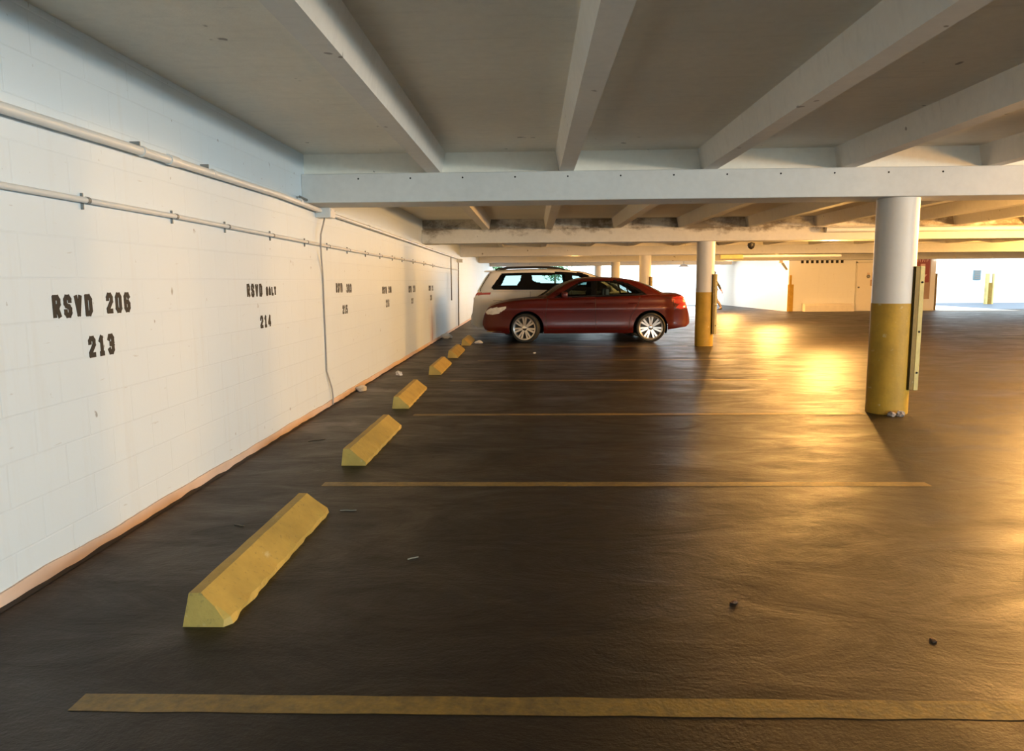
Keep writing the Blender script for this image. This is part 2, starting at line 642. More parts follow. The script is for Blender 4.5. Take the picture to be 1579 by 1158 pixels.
# ------------------------------------------------------------------ columns with guards
CX = [3.73, 3.66, 3.60, 3.55, 3.51]
CLB = ['nearest round column, white above yellow, with bolted yellow guard strip',
       'second round column, half yellow, standing behind the red sedan tail',
       'round white column rising above the red sedan roof, third from camera',
       'round column above the red sedan hood side of the roof, fourth from camera',
       'farthest round column in view, just right of the white minivan roof']
for k in range(5):
    y = 7.45 + BAY * k + .25
    c = empty('column', (CX[k], y, 0), CLB[k], 'column', 'round columns down the stall row')
    r = .200 if k == 0 else .190
    MB().lathe([(r, 1.145), (r, ZB - .001)], 'Z', 40).build('shaft', MCOLW, c, smooth=True)
    q = MB().lathe([(r + .001, 0.0), (r + .002, 0.01), (r + .002, 1.146), (r, 1.147)], 'Z', 40).build('painted_base', MYEL, c, smooth=True)
    tag(q, 'yellow painted lower half of the column')
    if k < 3:
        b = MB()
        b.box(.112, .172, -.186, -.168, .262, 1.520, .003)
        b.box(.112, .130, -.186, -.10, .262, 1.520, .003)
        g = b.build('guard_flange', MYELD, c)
        tag(g, 'yellow flange on the aisle side, shade put into its colour')
        gp = MB().box(.170, .216, -.190, -.06, .258, 1.522, .004).build('guard_strip', MYELP, c)
        tag(gp, 'pale yellow guard strip with dark bolts')
        for z in (.44, .86, 1.36):
            MB().lathe([(.011, 0), (.010, -.006)], 'Y', 12).build('bolt', MDARK, gp, (.193, -.1905, z))

# ------------------------------------------------------------------ pipes on the left wall
xs_ = XW + .052
up_pts = [(1.5, 2.135), (3.19, 2.160), (4.6, 2.176), (6.66, 2.190), (7.90, 2.172)]
up_pts2 = [(8.08, 2.172), (9.94, 2.166), (12.4, 2.155), (16.05, 2.136), (21.3, 2.112), (22.4, 2.11)]
u = empty('conduit_pipe', (xs_, 1.5, 0), 'white upper pipe on the left wall, thick run into the junction box', 'pipe')
o = MB().tube([(0, p[0] - 1.5, p[1]) for p in up_pts], .026, 14).build('pipe_run', MPIPE, u, smooth=True)
for yy, z, rr_, ln in ((4.30, 2.172, .031, .03), (4.62, 2.177, .033, .12), (5.25, 2.184, .029, .02), (7.2, 2.197, .031, .04)):
    MB().tube([(0, yy - 1.5, z), (0, yy + ln - 1.5, z + .001)], rr_, 14).build('coupling', MPIPE, u, smooth=True)
for yy, z in ((4.28, 2.172), (5.18, 2.184)):
    MB().box(-.05, .01, yy - 1.505, yy - 1.495, z + .02, z + .05, .002).build('clamp', MPIPED, u)
u2 = empty('conduit_pipe', (xs_, 8.08, 0), 'white upper pipe receding along the left wall beyond the junction box', 'pipe')
MB().tube([(0, p[0] - 8.08, p[1]) for p in up_pts2], .022, 12).build('pipe_run', MPIPE, u2, smooth=True)
for yy, z in ((10.2, 2.168), (12.6, 2.154), (14.4, 2.144), (16.6, 2.134)):
    MB().tube([(0, yy - 8.08, z), (0, yy + .08 - 8.08, z)], .028, 12).build('coupling', MPIPE, u2, smooth=True)
# old cable lying on top of the upper pipe near the box
MB().tube([(xs_ - .01, 7.25, 2.245), (xs_, 7.5, 2.232), (xs_ + .005, 7.75, 2.240)], .013, 8).build('cable_bundle', MPIPED, u, loc=(-xs_, -1.5, 0), smooth=True)

lo_pts = [(1.5, 1.825), (3.16, 1.832), (4.7, 1.834), (6.47, 1.822), (8.26, 1.811), (10.16, 1.803), (13.0, 1.806), (15.6, 1.800), (18.3, 1.775), (22.4, 1.772)]
w = empty('conduit_pipe', (XW + .035, 1.5, 0), 'thin lower pipe with many clamps along the left wall', 'pipe')
MB().tube([(0, p[0] - 1.5, p[1]) for p in lo_pts], .0155, 12).build('pipe_run', MPIPE, w, smooth=True)


def zl(yy):
    for a, b_ in zip(lo_pts, lo_pts[1:]):
        if a[0] <= yy <= b_[0]:
            return a[1] + (b_[1] - a[1]) * (yy - a[0]) / (b_[0] - a[0])
    return 1.8


cp = None
for i, yy in enumerate((3.77, 4.71, 5.52, 6.47, 7.45, 8.26, 9.16, 10.16, 11.12, 12.1, 13.0, 14.2, 15.6, 17.0)):
    if cp is None:
        b = MB()
        b.tube([(0, -.012, 0), (0, .012, 0)], .0185, 12)
        b.box(-.034, -.020, -.004, .004, -.045, -.010, .001)
        b.box(-.034, -.020, -.004, .004, .010, .038, .001)
        cp = b.build('clamp', MPIPED, w)
        c = cp
    else:
        c = cp.copy()
        COL.objects.link(c)
    c.location = (0, yy - 1.5, zl(yy))

# junction boxes
jb = empty('junction_box', (XW, 8.04, 2.20), 'white square junction box under the first beam on the left wall', 'electrical box', 'junction boxes on the left wall')
MB().box(0, .160, -.15, .05, -.100, .003, .005).build('box_body', MPIPE, jb)
MB().box(.158, .166, -.145, .045, -.096, -.001, .002).build('cover', MPIPE, jb)
for yy in (-.13, .03):
    MB().lathe([(.006, 0), (.006, .004)], 'X', 10).build('screw', MPIPED, jb, (.165, yy, -.02))
jb2 = copy_tree(jb)
jb2.location = (XW, 22.7, 2.10)
jb2['label'] = 'small white junction box far along the left wall behind the minivan'
cable = [(XW + .08, 7.96, 2.098), (XW + .08, 7.90, 2.03), (XW + .066, 7.84, 1.92), (XW + .064, 7.83, 1.84), (XW + .060, 7.84, 1.78), (XW + .03, 7.95, 1.66), (XW + .012, 8.04, 1.5),
         (XW + .010, 8.05, .66),
         (XW + .012, 8.04, .42), (XW + .02, 8.09, .33), (XW + .025, 8.18, .20), (XW + .03, 8.19, .10), (XW + .03, 8.17, .02)]
tag(MB().tube(cable, .009, 8).build('cable', simple('grey cable', (0.33, 0.31, 0.29, 1), .6), smooth=True), 'grey cable hanging from the near junction box to the floor', 'cable')
tag(MB().tube([(XW + .02, 22.75, 2.01), (XW + .02, 22.75, 1.7), (XW + .02, 22.55, .05)], .016, 8).build('cable', MPIPED, smooth=True), 'dark cable dropping from the far junction box down the wall', 'cable')
tag(MB().tube([(XW + .075, 20.2, 2.08), (XW + .075, 20.2, .9)], .016, 8).build('cable', MPIPED, smooth=True), 'dark vertical cable just before the far junction box', 'cable')

# ------------------------------------------------------------------ stencilled stall marks
GL = {
    'R': [[(0, 0), (0, 1)], [(0, 1), (.75, 1), (1, .86), (1, .64), (.75, .5), (0, .5)], [(.5, .5), (1, 0)]],
    'S': [[(1, .78), (1, .88), (.75, 1), (.25, 1), (0, .86), (0, .66), (.2, .55), (.8, .45), (1, .34), (1, .14), (.75, 0), (.25, 0), (0, .12), (0, .24)]],
    'V': [[(0, 1), (.5, 0), (1, 1)]],
    'D': [[(0, 0), (0, 1), (.65, 1), (1, .82), (1, .18), (.65, 0), (0, 0)]],
    'G': [[(1, .8), (.8, 1), (.2, 1), (0, .85), (0, .15), (.2, 0), (.8, 0), (1, .15), (1, .48), (.55, .48)]],
    'A': [[(0, 0), (0, .7), (.5, 1), (1, .7), (1, 0)], [(0, .42), (1, .42)]],
    'L': [[(0, 1), (0, 0), (1, 0)]],
    'T': [[(0, 1), (1, 1)], [(.5, 1), (.5, 0)]],
    '0': [[(.25, 0), (0, .15), (0, .85), (.25, 1), (.75, 1), (1, .85), (1, .15), (.75, 0), (.25, 0)]],
    '1': [[(.15, .78), (.5, 1), (.5, 0)], [(.15, 0), (.85, 0)]],
    '2': [[(0, .74), (0, .86), (.25, 1), (.75, 1), (1, .86), (1, .62), (0, .12), (0, 0), (1, 0)]],
    '3': [[(0, .82), (.2, 1), (.75, 1), (1, .86), (1, .62), (.75, .52), (.35, .52)], [(.75, .52), (1, .40), (1, .14), (.75, 0), (.2, 0), (0, .18)]],
    '4': [[(.72, 0), (.72, 1), (0, .35), (0, .26), (1, .26)]],
    '5': [[(1, 1), (0, 1), (0, .56), (.7, .56), (1, .42), (1, .15), (.72, 0), (.2, 0), (0, .15)]],
    '6': [[(1, .84), (.75, 1), (.25, 1), (0, .85), (0, .15), (.25, 0), (.75, 0), (1, .15), (1, .40), (.75, .53), (0, .53)]],
    '7': [[(0, 1), (1, 1), (.35, 0)]],
    '8': [[(.25, .52), (0, .66), (0, .86), (.25, 1), (.75, 1), (1, .86), (1, .66), (.75, .52), (.25, .52), (0, .38), (0, .14), (.25, 0), (.75, 0), (1, .14), (1, .38), (.75, .52)]],
}


def word(b, txt, y0, y1, z0, z1, sw=0.026):
    n = len(txt)
    pitch = (y1 - y0) / (n - 0.28)
    cw = pitch * 0.72
    h = z1 - z0
    sv = sw * 0.85
    kk = 0
    for i, ch in enumerate(txt):
        oy = y0 + i * pitch
        for st in GL[ch]:
            P = [(oy + sw / 2 + px * (cw - sw), z0 + sv / 2 + pz * (h - sv)) for px, pz in st]
            for a, c in zip(P, P[1:]):
                d = Vector((c[0] - a[0], c[1] - a[1]))
                L = d.length
                d.normalize()
                nn = Vector((-d.y, d.x)) * (sw / 2)
                e = d * (sw * .34)
                A, C = Vector(a) - e, Vector(c) + e
                q = [A + nn, C + nn, C - nn, A - nn]
                b.prism([(p.x, p.y) for p in q], 'X', XW + .0002, XW + .0020 + .00012 * (kk % 9))
                kk += 1


marks = [
    (('RSVD', 3.475, 3.795, 1.240, 1.352), ('206', 3.925, 4.160, 1.246, 1.356), ('213', 3.735, 3.970, 1.022, 1.132), 'RSVD 206 over 213, largest and nearest'),
    (('RSVD', 5.900, 6.235, 1.292, 1.398), ('GALT', 6.325, 6.575, 1.296, 1.373), ('214', 6.157, 6.410, 1.023, 1.127), 'RSVD GALT over 214, between near mark and cable'),
    (('RSVD', 8.600, 8.890, 1.288, 1.400), ('303', 9.085, 9.335, 1.279, 1.388), ('215', 8.865, 9.100, 1.024, 1.129), 'RSVD over 215, just beyond the hanging cable'),
    (('RSVD', 11.25, 11.59, 1.230, 1.338), ('208', 11.74, 11.98, 1.235, 1.340), ('216', 11.51, 11.77, 1.015, 1.132), 'RSVD over 216, second mark beyond the cable'),
    (('RSVD', 13.65, 13.97, 1.212, 1.336), ('210', 14.16, 14.42, 1.216, 1.342), ('217', 13.94, 14.16, 0.998, 1.100), 'RSVD over 217, third mark beyond the cable'),
    (('RSVD', 16.30, 16.62, 1.212, 1.326), ('211', 16.80, 17.04, 1.212, 1.326), ('218', 16.50, 16.74, 0.995, 1.112), 'RSVD over 218, farthest mark on the stained wall'),
]
for k, (a, c, d, lb) in enumerate(marks):
    e = empty('stencil_mark', (0, 0, 0), 'black stencilled ' + lb, 'wall lettering', 'stencilled stall marks on the left wall')
    for nm, wd in (('reserved_word', a), ('holder_word', c), ('stall_number', d)):
        b = MB()
        word(b, wd[0], *wd[1:], sw=.024 if wd[0] == 'GALT' else .027)
        b.build(nm, MBLACK, e)

# ------------------------------------------------------------------ litter
def scrap(name, x, y, s, label, mat=MPAPER, cat='litter', h=.5, seed=0):
    b = MB()
    bmesh.ops.create_icosphere(b.bm, subdivisions=2, radius=1)
    for v in b.bm.verts:
        n = noise.noise(v.co * 1.7 + Vector((seed * 3.1, 0, 0))) * .55 + noise.noise(v.co * 4.1 + Vector((0, seed, 0))) * .3
        v.co *= (1 + n)
        v.co = Vector((v.co.x * s, v.co.y * s * .7, max(-.6, v.co.z) * s * h))
    zmin = min(v.co.z for v in b.bm.verts)
    for v in b.bm.verts:
        v.co.z -= zmin
    return tag(b.build(name, mat, loc=(x, y, 0), rot=(0, 0, seed)), label, cat)


scrap('paper_scrap', -2.25, 9.35, .085, 'crumpled pale paper scrap against the wall base beyond the cable', seed=1)
scrap('paper_scrap', -2.05, 10.95, .075, 'small white paper scrap on the floor left of the fourth wheel stop', seed=2)
scrap('paper_scrap', -1.24, 16.6, .09, 'white paper scrap beside the red sedan front bumper', seed=3)
scrap('paper_bag', -2.18, 18.2, .16, 'pale crumpled bag at the wall foot left of the red sedan', seed=4)
scrap('rubble_lump', 3.66, 7.45, .042, 'left pale lump of rubble at the foot of the nearest column', MRUBBLE, h=.8, seed=5)
scrap('rubble_lump', 3.75, 7.44, .040, 'right pale lump of rubble at the foot of the nearest column', MRUBBLE, h=.9, seed=6)
scrap('dry_leaf', 0.87, 3.05, .022, 'tiny dark leaf on the middle of the foreground floor', MLEAF, h=.3, seed=7)
scrap('dry_leaf', 1.55, 2.72, .018, 'tiny dark leaf on the right foreground floor', MLEAF, h=.3, seed=8)
scrap('dry_leaf', 1.93, 2.70, .018, 'tiny dark leaf at the right picture edge on the floor', MLEAF, h=.3, seed=9)
scrap('paper_scrap', 0.02, 14.2, .035, 'small pale scrap on the floor in front of the red sedan', seed=10)


def twig(x, y, L, a, label):
    d = Vector((math.cos(a), math.sin(a), 0)) * L / 2
    m_ = Vector((-d.y, d.x, 0)) * .12
    c = Vector((x, y, .004))
    tag(MB().tube([c - d, c - d * .3 + m_, c + d * .4 - m_ * .5, c + d], .0035, 6).build('straw', MSTRAW, smooth=True), label, 'litter')


twig(-1.15, 4.33, .10, .1, 'pale straw lying at the far end of the nearest wheel stop')
twig(-.62, 3.55, .06, .6, 'short pale straw on the dark floor right of the nearest wheel stop')
twig(-1.72, 4.05, .07, -.3, 'pale straw on the dark floor left of the nearest wheel stop')
twig(-1.95, 6.35, .16, .7, 'pale straw beside the wall left of the second wheel stop')

# ------------------------------------------------------------------ vehicles


def interp(pts, x):
    if x <= pts[0][0]:
        return pts[0][1]
    for a, b_ in zip(pts, pts[1:]):
        if x <= b_[0]:
            t = (x - a[0]) / max(1e-9, b_[0] - a[0])
            return a[1] + (b_[1] - a[1]) * t
    return pts[-1][1]


def smooth_pts(pts, it=2):
    for _ in range(it):
        q = [pts[0]]
        for a, c in zip(pts, pts[1:]):
            q.append((a[0] * .75 + c[0] * .25, a[1] * .75 + c[1] * .25))
            q.append((a[0] * .25 + c[0] * .75, a[1] * .25 + c[1] * .75))
        q.append(pts[-1])
        pts = q
    return pts


def inside(p, poly):
    x, y = p
    r = False
    n = len(poly)
    for i in range(n):
        x1, y1 = poly[i]
        x2, y2 = poly[(i + 1) % n]
        if (y1 > y) != (y2 > y) and x < (x2 - x1) * (y - y1) / (y2 - y1) + x1:
            r = not r
    return r


def split_build(verts, faces, cls, spec, parent):
    """verts, faces with one class each; spec: class -> (name, material, label)"""
    out = {}
    for c in dict.fromkeys(cls):
        if c is None:
            continue
        b = MB()
        mp = {}
        for f, k in zip(faces, cls):
            if k != c:
                continue
            vs = []
            for i in f:
                if i not in mp:
                    mp[i] = b.bm.verts.new(verts[i])
                vs.append(mp[i])
            if len(set(vs)) >= 3:
                try:
                    b.bm.faces.new(vs)
                except ValueError:
                    pass
        nm, mt, lb = spec[c]
        out[c] = b.build(nm, mt, parent, smooth=True, angle=38)
        if lb:
            tag(out[c], lb)
    return out


def wheel(parent, x, y, r, rim, side, steer=0.0, spokes=7):
    """tyre with rim, spokes and hub; SIDE -1 faces -y"""
    t = MB()
    w = .105
    prof = [(rim + .005, -w * .86), (rim + .03, -w), (r - .03, -w * 1.02), (r - .008, -w * .9), (r, -w * .6), (r, w * .6), (r - .008, w * .9),
            (r - .03, w * 1.02), (rim + .03, w), (rim + .005, w * .86), (rim - .02, 0)]
    t.lathe(prof, 'Y', 48, closed=True)
    o = t.build('wheel', MRUB, parent, (x, y, r), smooth=True, rot=(0, 0, steer))
    s = side
    b = MB()
    b.lathe([(rim - .022, .80 * w * s), (rim + .004, .90 * w * s), (rim + .008, .84 * w * s), (rim, .5 * w * s), (rim - .03, .3 * w * s), (rim - .034, .5 * w * s)], 'Y', 48, closed=True)
    for i in range(spokes):
        a0 = 2 * math.pi * i / spokes + math.pi / 2
        for d in (-.155, .155):
            a = a0 + d
            ca, sa = math.cos(a), math.sin(a)
            ca0, sa0 = math.cos(a0 + d * .9), math.sin(a0 + d * .9)
            p0 = Vector((ca0 * .045, .66 * w * s, sa0 * .045))
            p1 = Vector((ca * (rim - .012), .80 * w * s, sa * (rim - .012)))
            tn = Vector((-sa, 0, ca))
            wd0, wd1 = .016, .022
            dep = Vector((0, -.035 * s, 0))
            q = [p0 - tn * wd0, p0 + tn * wd0, p1 + tn * wd1, p1 - tn * wd1]
            lo = [b.bm.verts.new(v + dep) for v in q]
            hi = [b.bm.verts.new(v) for v in q]
            b.bm.faces.new(hi)
            b.bm.faces.new(lo[::-1])
            for k in range(4):
                b.bm.faces.new((lo[k], lo[(k + 1) % 4], hi[(k + 1) % 4], hi[k]))
    b.build('rim', MALLOY, o, smooth=True, angle=35)
    b = MB().lathe([(.058, .45 * w * s), (.055, .70 * w * s), (.034, .76 * w * s), (.030, .77 * w * s)], 'Y', 24)
    b.build('hub_cap', MCHROME, o, smooth=True)
    b = MB().lathe([(rim - .025, .20 * w * s), (rim - .025, .24 * w * s)], 'Y', 32)
    b.build('brake_disc', MTRIM, o)
    return o


def vehicle(S, root):
    """side profile loft: S gives profiles in metres from the left end"""
    HW = S['hw']
    ztop = smooth_pts(S['ztop'], 2)
    zlow = S['zlow']
    plan = smooth_pts(S['plan'], 2)
    sect = smooth_pts(S['sect'], 2)
    arches = S['arches']

    def W(x, z):
        return HW * interp(plan, x) * interp(sect, z)

    def low(x):
        z = interp(zlow, x)
        for cx, cz, cr in arches:
            if abs(x - cx) < cr:
                z = max(z, cz + math.sqrt(cr * cr - (x - cx) ** 2))
        return z
    xs = set()
    L = S['L']
    n = int(L / .02)
    for i in range(n + 1):
        xs.add(round(L * i / n, 4))
    for e in (.004, .01, .02, .035, .05):
        xs.add(e)
        xs.add(round(L - e, 4))
    for cx, cz, cr in arches:
        for i in range(0, 33):
            a = math.pi * i / 32
            xs.add(round(cx + cr * math.cos(a) * .9999, 4))
    xs = sorted(xs)
    NS, NT_ = 44, 10
    verts, faces, cls = [], [], []
    rings = []
    belt = S['belt']
    for x in xs:
        zt, zl_ = interp(ztop, x), low(x)
        zl_ = min(zl_, zt - .02)
        ring = []
        half = []
        for j in range(NS + 1):
            s = j / NS
            s = s if s < .8 else .8 + .2 * math.sin((s - .8) / .2 * math.pi / 2)
            z = zl_ + (zt - zl_) * s
            y = W(x, z)
            rd = (zt - z)
            if rd < .05:
                y -= .035 * (1 - rd / .05) ** 2
            half.append((y, z))
        yt = half[-1][0]
        for j in range(1, NT_ + 1):
            t = j / NT_
            y = yt * (1 - t)
            half.append((y, zt + S['crown'] * (1 - (1 - t) ** 2.2)))
        pts = [(x, -y, z) for y, z in half] + [(x, y, z) for y, z in half[-2::-1]]
        idx = []
        for p in pts:
            idx.append(len(verts))
            verts.append(p)
        rings.append(idx)
    m = len(rings[0])
    for a, b_ in zip(rings, rings[1:]):
        for j in range(m - 1):
            f = (a[j], a[j + 1], b_[j + 1], b_[j])
            cx = sum(verts[i][0] for i in f) / 4
            cy = sum(verts[i][1] for i in f) / 4
            cz = sum(verts[i][2] for i in f) / 4
            k = 'body'
            jj = j if j < m // 2 else m - 2 - j
            if jj < NS:
                for di, poly in enumerate(S['doors']):
                    if inside((cx, cz), poly):
                        k = 'door%d%s' % (di, 'n' if cy < 0 else 'f')
                for nm, poly in S['lights']:
                    if inside((cx, cz), poly):
                        k = nm + ('n' if cy < 0 else 'f')
            elif S.get('open') and S['open'][0] < cx < S['open'][1] and abs(cy) < W(cx, cz) * .86:
                k = None      # open under the greenhouse
            elif S.get('hood') and S['hood'][0] < cx < S['hood'][1] and abs(cy) < W(cx, cz) * .84:
                k = 'hood'
            faces.append(f)
            cls.append(k)
    for r in (rings[0], rings[-1]):
        for j in range(m // 2):
            faces.append((r[j], r[j + 1], r[m - 2 - j], r[m - 1 - j]) if j + 1 != m - 2 - j else (r[j], r[j + 1], r[m - 1 - j]))
            cls.append('body')
    spec = {'body': ('body_shell', S['paint'], None), 'hood': ('hood', S['paint'], None)}
    for di in range(len(S['doors'])):
        for sd in 'nf':
            spec['door%d%s' % (di, sd)] = ('door', S['paint'], None)
    for nm, _ in S['lights']:
        for sd in 'nf':
            spec[nm + sd] = (S['lightspec'][nm][0], S['lightspec'][nm][1], S['lightspec'][nm][2])
    out = split_build(verts, faces, cls, spec, root)

    # greenhouse
    G = S['green']
    gz = smooth_pts(G['roof'], 2)
    x0, x1 = gz[0][0], gz[-1][0]
    n = int((x1 - x0) / .016)
    NGS, NGT = 26, 12
    verts, faces, cls, rings, meta = [], [], [], [], []
    for i in range(n + 1):
        x = x0 + (x1 - x0) * i / n
        zr = interp(gz, x)
        zb = interp(belt, x) - .02
        zr = max(zr, zb + .004)
        half = []
        yb = W(x, zb) - .035
        tum = G['tumble']
        hh = max(.001, G['rail'] - zb)
        for j in range(NGS + 1):
            s = j / NGS
            s2 = s if s < .8 else .8 + .2 * math.sin((s - .8) / .2 * math.pi / 2)
            z = zb + (zr - zb) * s2
            t = (z - zb) / hh
            y = yb - tum * (t ** 1.35)
            if zr - z < .05:
                y -= .04 * (1 - (zr - z) / .05) ** 2
            half.append((y, z))
        yt, cr = half[-1][0], G['crown'] * min(1, (zr - zb) / .25)
        for j in range(1, NGT + 1):
            t = j / NGT
            half.append((yt * (1 - t), zr + cr * (1 - (1 - t) ** 2.2)))
        allp = [(-y, z) for y, z in half] + [(y, z) for y, z in half[-2::-1]]
        idx = []
        for y, z in allp:
            ff = (1 - min(1, max(0, (x - G['f0']) / (G['f1'] - G['f0'])))) * G['fbow']
            rf = (1 - min(1, max(0, (G['r1'] - x) / (G['r1'] - G['r0'])))) * G['rbow']
            q = (y / .75) ** 2
            idx.append(len(verts))
            verts.append((x + ff * q - rf * q, y, z))
        rings.append(idx)
    m = len(rings[0])
    for i, (a, b_) in enumerate(zip(rings, rings[1:])):
        x = x0 + (x1 - x0) * (i + .5) / n
        for j in range(m - 1):
            f = (a[j], a[j + 1], b_[j + 1], b_[j])
            cx = sum(verts[k][0] for k in f) / 4
            cy = sum(verts[k][1] for k in f) / 4
            cz = sum(verts[k][2] for k in f) / 4
            jj = j if j < m // 2 else m - 2 - j
            k = 'roof'
            if jj < NGS:
                for wi, poly in enumerate(G['black']):
                    if inside((cx, cz), poly):
                        k = 'pillar' + ('n' if cy < 0 else 'f')
                for wi, poly in enumerate(G['windows']):
                    if inside((cx, cz), poly):
                        k = 'win%d%s' % (wi, 'n' if cy < 0 else 'f')
            else:
                ye = abs(verts[a[NGS]][1])
                if G['ws'][0] < x < G['ws'][1] and abs(cy) < ye - .03:
                    k = 'ws'
                elif G['rw'][0] < x < G['rw'][1] and abs(cy) < ye - .05:
                    k = 'rw'
            faces.append(f)
            cls.append(k)
    spec = {'roof': ('roof', S['paint'], None), 'ws': (G['wsname'], MGLASS, 'sloping glass windscreen' if G['wsname'] == 'windshield' else None),
            'rw': ('windshield' if G['wsname'] != 'windshield' else 'rear_window', MGLASS, None)}
    for sd in 'nf':
        spec['pillar' + sd] = ('window_surround', MFRIT, 'black window surround')
        for wi in range(len(G['windows'])):
            spec['win%d%s' % (wi, sd)] = ('side_window', G['glass'], None)
    split_build(verts, faces, cls, spec, root)

    # underbody and wheel wells
    b = MB()
    zf = S['floor_z']
    b.box(.75, L - .9, -HW * .80, HW * .80, zf, zf + .06, .01)
    b.build('underbody', MWELL, root)
    for cx, cz, cr in arches:
        for sd in (-1, 1):
            b = MB()
            rows = []
            for yy in (HW * .92 * min(interp(plan, cx - cr * .8), interp(plan, cx + cr * .8)), HW * .52):
                rows.append([(cx + cr * math.cos(a), sd * yy, cz + cr * math.sin(a)) for a in [math.pi * (-.12 + 1.24 * i / 24) for i in range(25)]])
            b.grid(rows)
            b.bm.faces.new([b.bm.verts.new(p) for p in rows[1]])
            b.build('wheel_well', MWELL, root, smooth=True)
    # door gaps
    for poly, sd in [(p, s_) for p in S['seams'] for s_ in (-1, 1)]:
        pts = []
        for a, c in zip(poly, poly[1:]):
            k = max(2, int(math.hypot(c[0] - a[0], c[1] - a[1]) / .05))
            for i in range(k):
                t = i / k
                pts.append((a[0] + (c[0] - a[0]) * t, a[1] + (c[1] - a[1]) * t))
        pts.append(poly[-1])
        MB().tube([(x, sd * (W(x, z) + .0005), z) for x, z in pts], .0045, 6).build('door_gap', MTRIM, root)
    return W


def seat(root, x, y, z, facing, mat=MINT, head=MINT, w=.25):
    """FACING -1: the sitter looks towards -x"""
    b = MB()
    s = facing
    b.prism([(x + .28 * s, z), (x - .24 * s, z), (x - .24 * s, z + .12), (x + .28 * s, z + .17)], 'Y', y - w, y + w)
    b.prism([(x - .20 * s, z + .08), (x - .34 * s, z + .08), (x - .47 * s, z + .60), (x - .37 * s, z + .62)], 'Y', y - w * .95, y + w * .95)
    bmesh.ops.bevel(b.bm, geom=b.bm.edges[:], offset=.03, segments=2, affect='EDGES')
    o = b.build('seat', mat, root, smooth=True)
    b = MB()
    b.box(x - .49 * s - .05, x - .49 * s + .05, y - .13, y + .13, z + .66, z + .86, .045)
    b.tube([(x - .44 * s, y - .05, z + .58), (x - .485 * s, y - .05, z + .7)], .008, 6)
    b.tube([(x - .44 * s, y + .05, z + .58), (x - .485 * s, y + .05, z + .7)], .008, 6)
    b.build('headrest', head, o, smooth=True)


# --- red sedan, nose towards the left wall
SX, SY = -1.185, 17.60
sedan = empty('sedan', (SX, SY, 0), 'dark red four-door sedan parked nose to the left wall', 'car')
A_R = .395
S = dict(
    L=4.79, hw=.92, crown=.035, paint=MRED, floor_z=.24,
    ztop=[(0, .50), (.03, .62), (.08, .74), (.16, .83), (.40, .91), (.75, .965), (1.30, 1.01), (2.0, 1.02), (3.0, 1.045), (3.8, 1.07), (4.25, 1.085), (4.58, 1.08), (4.66, 1.00), (4.72, .80), (4.77, .66), (4.79, .56)],
    zlow=[(0, .40), (.05, .30), (.25, .23), (.6, .21), (1.6, .21), (3.3, .21), (4.2, .27), (4.4, .30), (4.7, .34), (4.79, .42)],
    plan=[(0, .62), (.08, .72), (.25, .84), (.6, .95), (1.1, .99), (2.4, 1.0), (3.6, .99), (4.2, .95), (4.55, .88), (4.72, .80), (4.79, .72)],
    sect=[(.15, .92), (.28, .965), (.36, .985), (.50, .975), (.66, .985), (.76, 1.0), (.82, .990), (.90, .965), (.98, .955), (1.1, .915)],
    arches=[(1.03, .335, A_R), (3.87, .335, A_R)],
    belt=[(0, .9), (1.2, 1.02), (2.0, 1.03), (3.0, 1.055), (3.8, 1.085), (4.5, 1.09)],
    doors=[[(1.50, .30), (1.46, .60), (1.52, 1.1), (2.60, 1.1), (2.62, .30)], [(2.62, .30), (2.60, 1.1), (3.62, 1.1), (3.58, .86), (3.42, .62), (3.36, .30)]],
    seams=[[(1.50, .30), (1.46, .60), (1.52, 1.0)], [(2.62, .30), (2.60, 1.03)], [(3.36, .30), (3.42, .62), (3.58, .86), (3.62, 1.05)], [(1.50, .30), (3.36, .30)],
           [(4.12, 1.04), (4.38, .98), (4.42, .70)]],
    lights=[('head', [(.10, .66), (.07, .72), (.20, .79), (.58, .845), (.54, .77), (.40, .68), (.26, .64)]),
            ('tail', [(4.33, .98), (4.40, 1.03), (4.70, 1.06), (4.79, .80), (4.55, .74), (4.44, .78), (4.52, .86), (4.38, .90)])],
    lightspec={'head': ('headlight', MHEAD, 'clear wedge shaped headlight'), 'tail': ('tail_light', MTAIL, 'bright red tail light')},
    open=(1.45, 3.95), hood=(.18, 1.32),
    green=dict(
        roof=[(1.26, 1.03), (1.45, 1.13), (1.72, 1.27), (2.00, 1.385), (2.25, 1.445), (2.60, 1.465), (2.95, 1.46), (3.30, 1.43), (3.65, 1.365), (3.95, 1.255), (4.18, 1.15), (4.36, 1.07)],
        rail=1.46, tumble=.20, crown=.035, f0=1.26, f1=2.3, fbow=.20, r0=3.4, r1=4.36, rbow=.22,
        windows=[[(1.90, 1.06), (2.00, 1.15), (2.22, 1.31), (2.34, 1.365), (2.52, 1.375), (2.50, 1.06)],
                 [(2.64, 1.07), (2.66, 1.375), (3.05, 1.37), (3.28, 1.32), (3.36, 1.08)],
                 [(3.39, 1.085), (3.32, 1.31), (3.50, 1.22), (3.66, 1.10)]],
        black=[[(1.66, 1.03), (2.20, 1.36), (2.36, 1.405), (3.08, 1.41), (3.35, 1.35), (3.60, 1.22), (3.80, 1.075), (3.0, 1.035)]],
        ws=(1.34, 2.12), rw=(3.72, 4.26), wsname='windshield', glass=MGLASS))
Ws = vehicle(S, sedan)
wheel(sedan, 1.01, -.80, .335, .268, -1, steer=R(-20))
wheel(sedan, 1.01, .80, .335, .268, 1, steer=R(-20))
wheel(sedan, 3.87, -.81, .335, .268, -1)
wheel(sedan, 3.87, .81, .335, .268, 1)
for y in (-.38, .38):
    seat(sedan, 2.42, y, .36, -1, MINT, MINTL)
    seat(sedan, 3.25, y, .38, -1, MINT, MINT, .34)
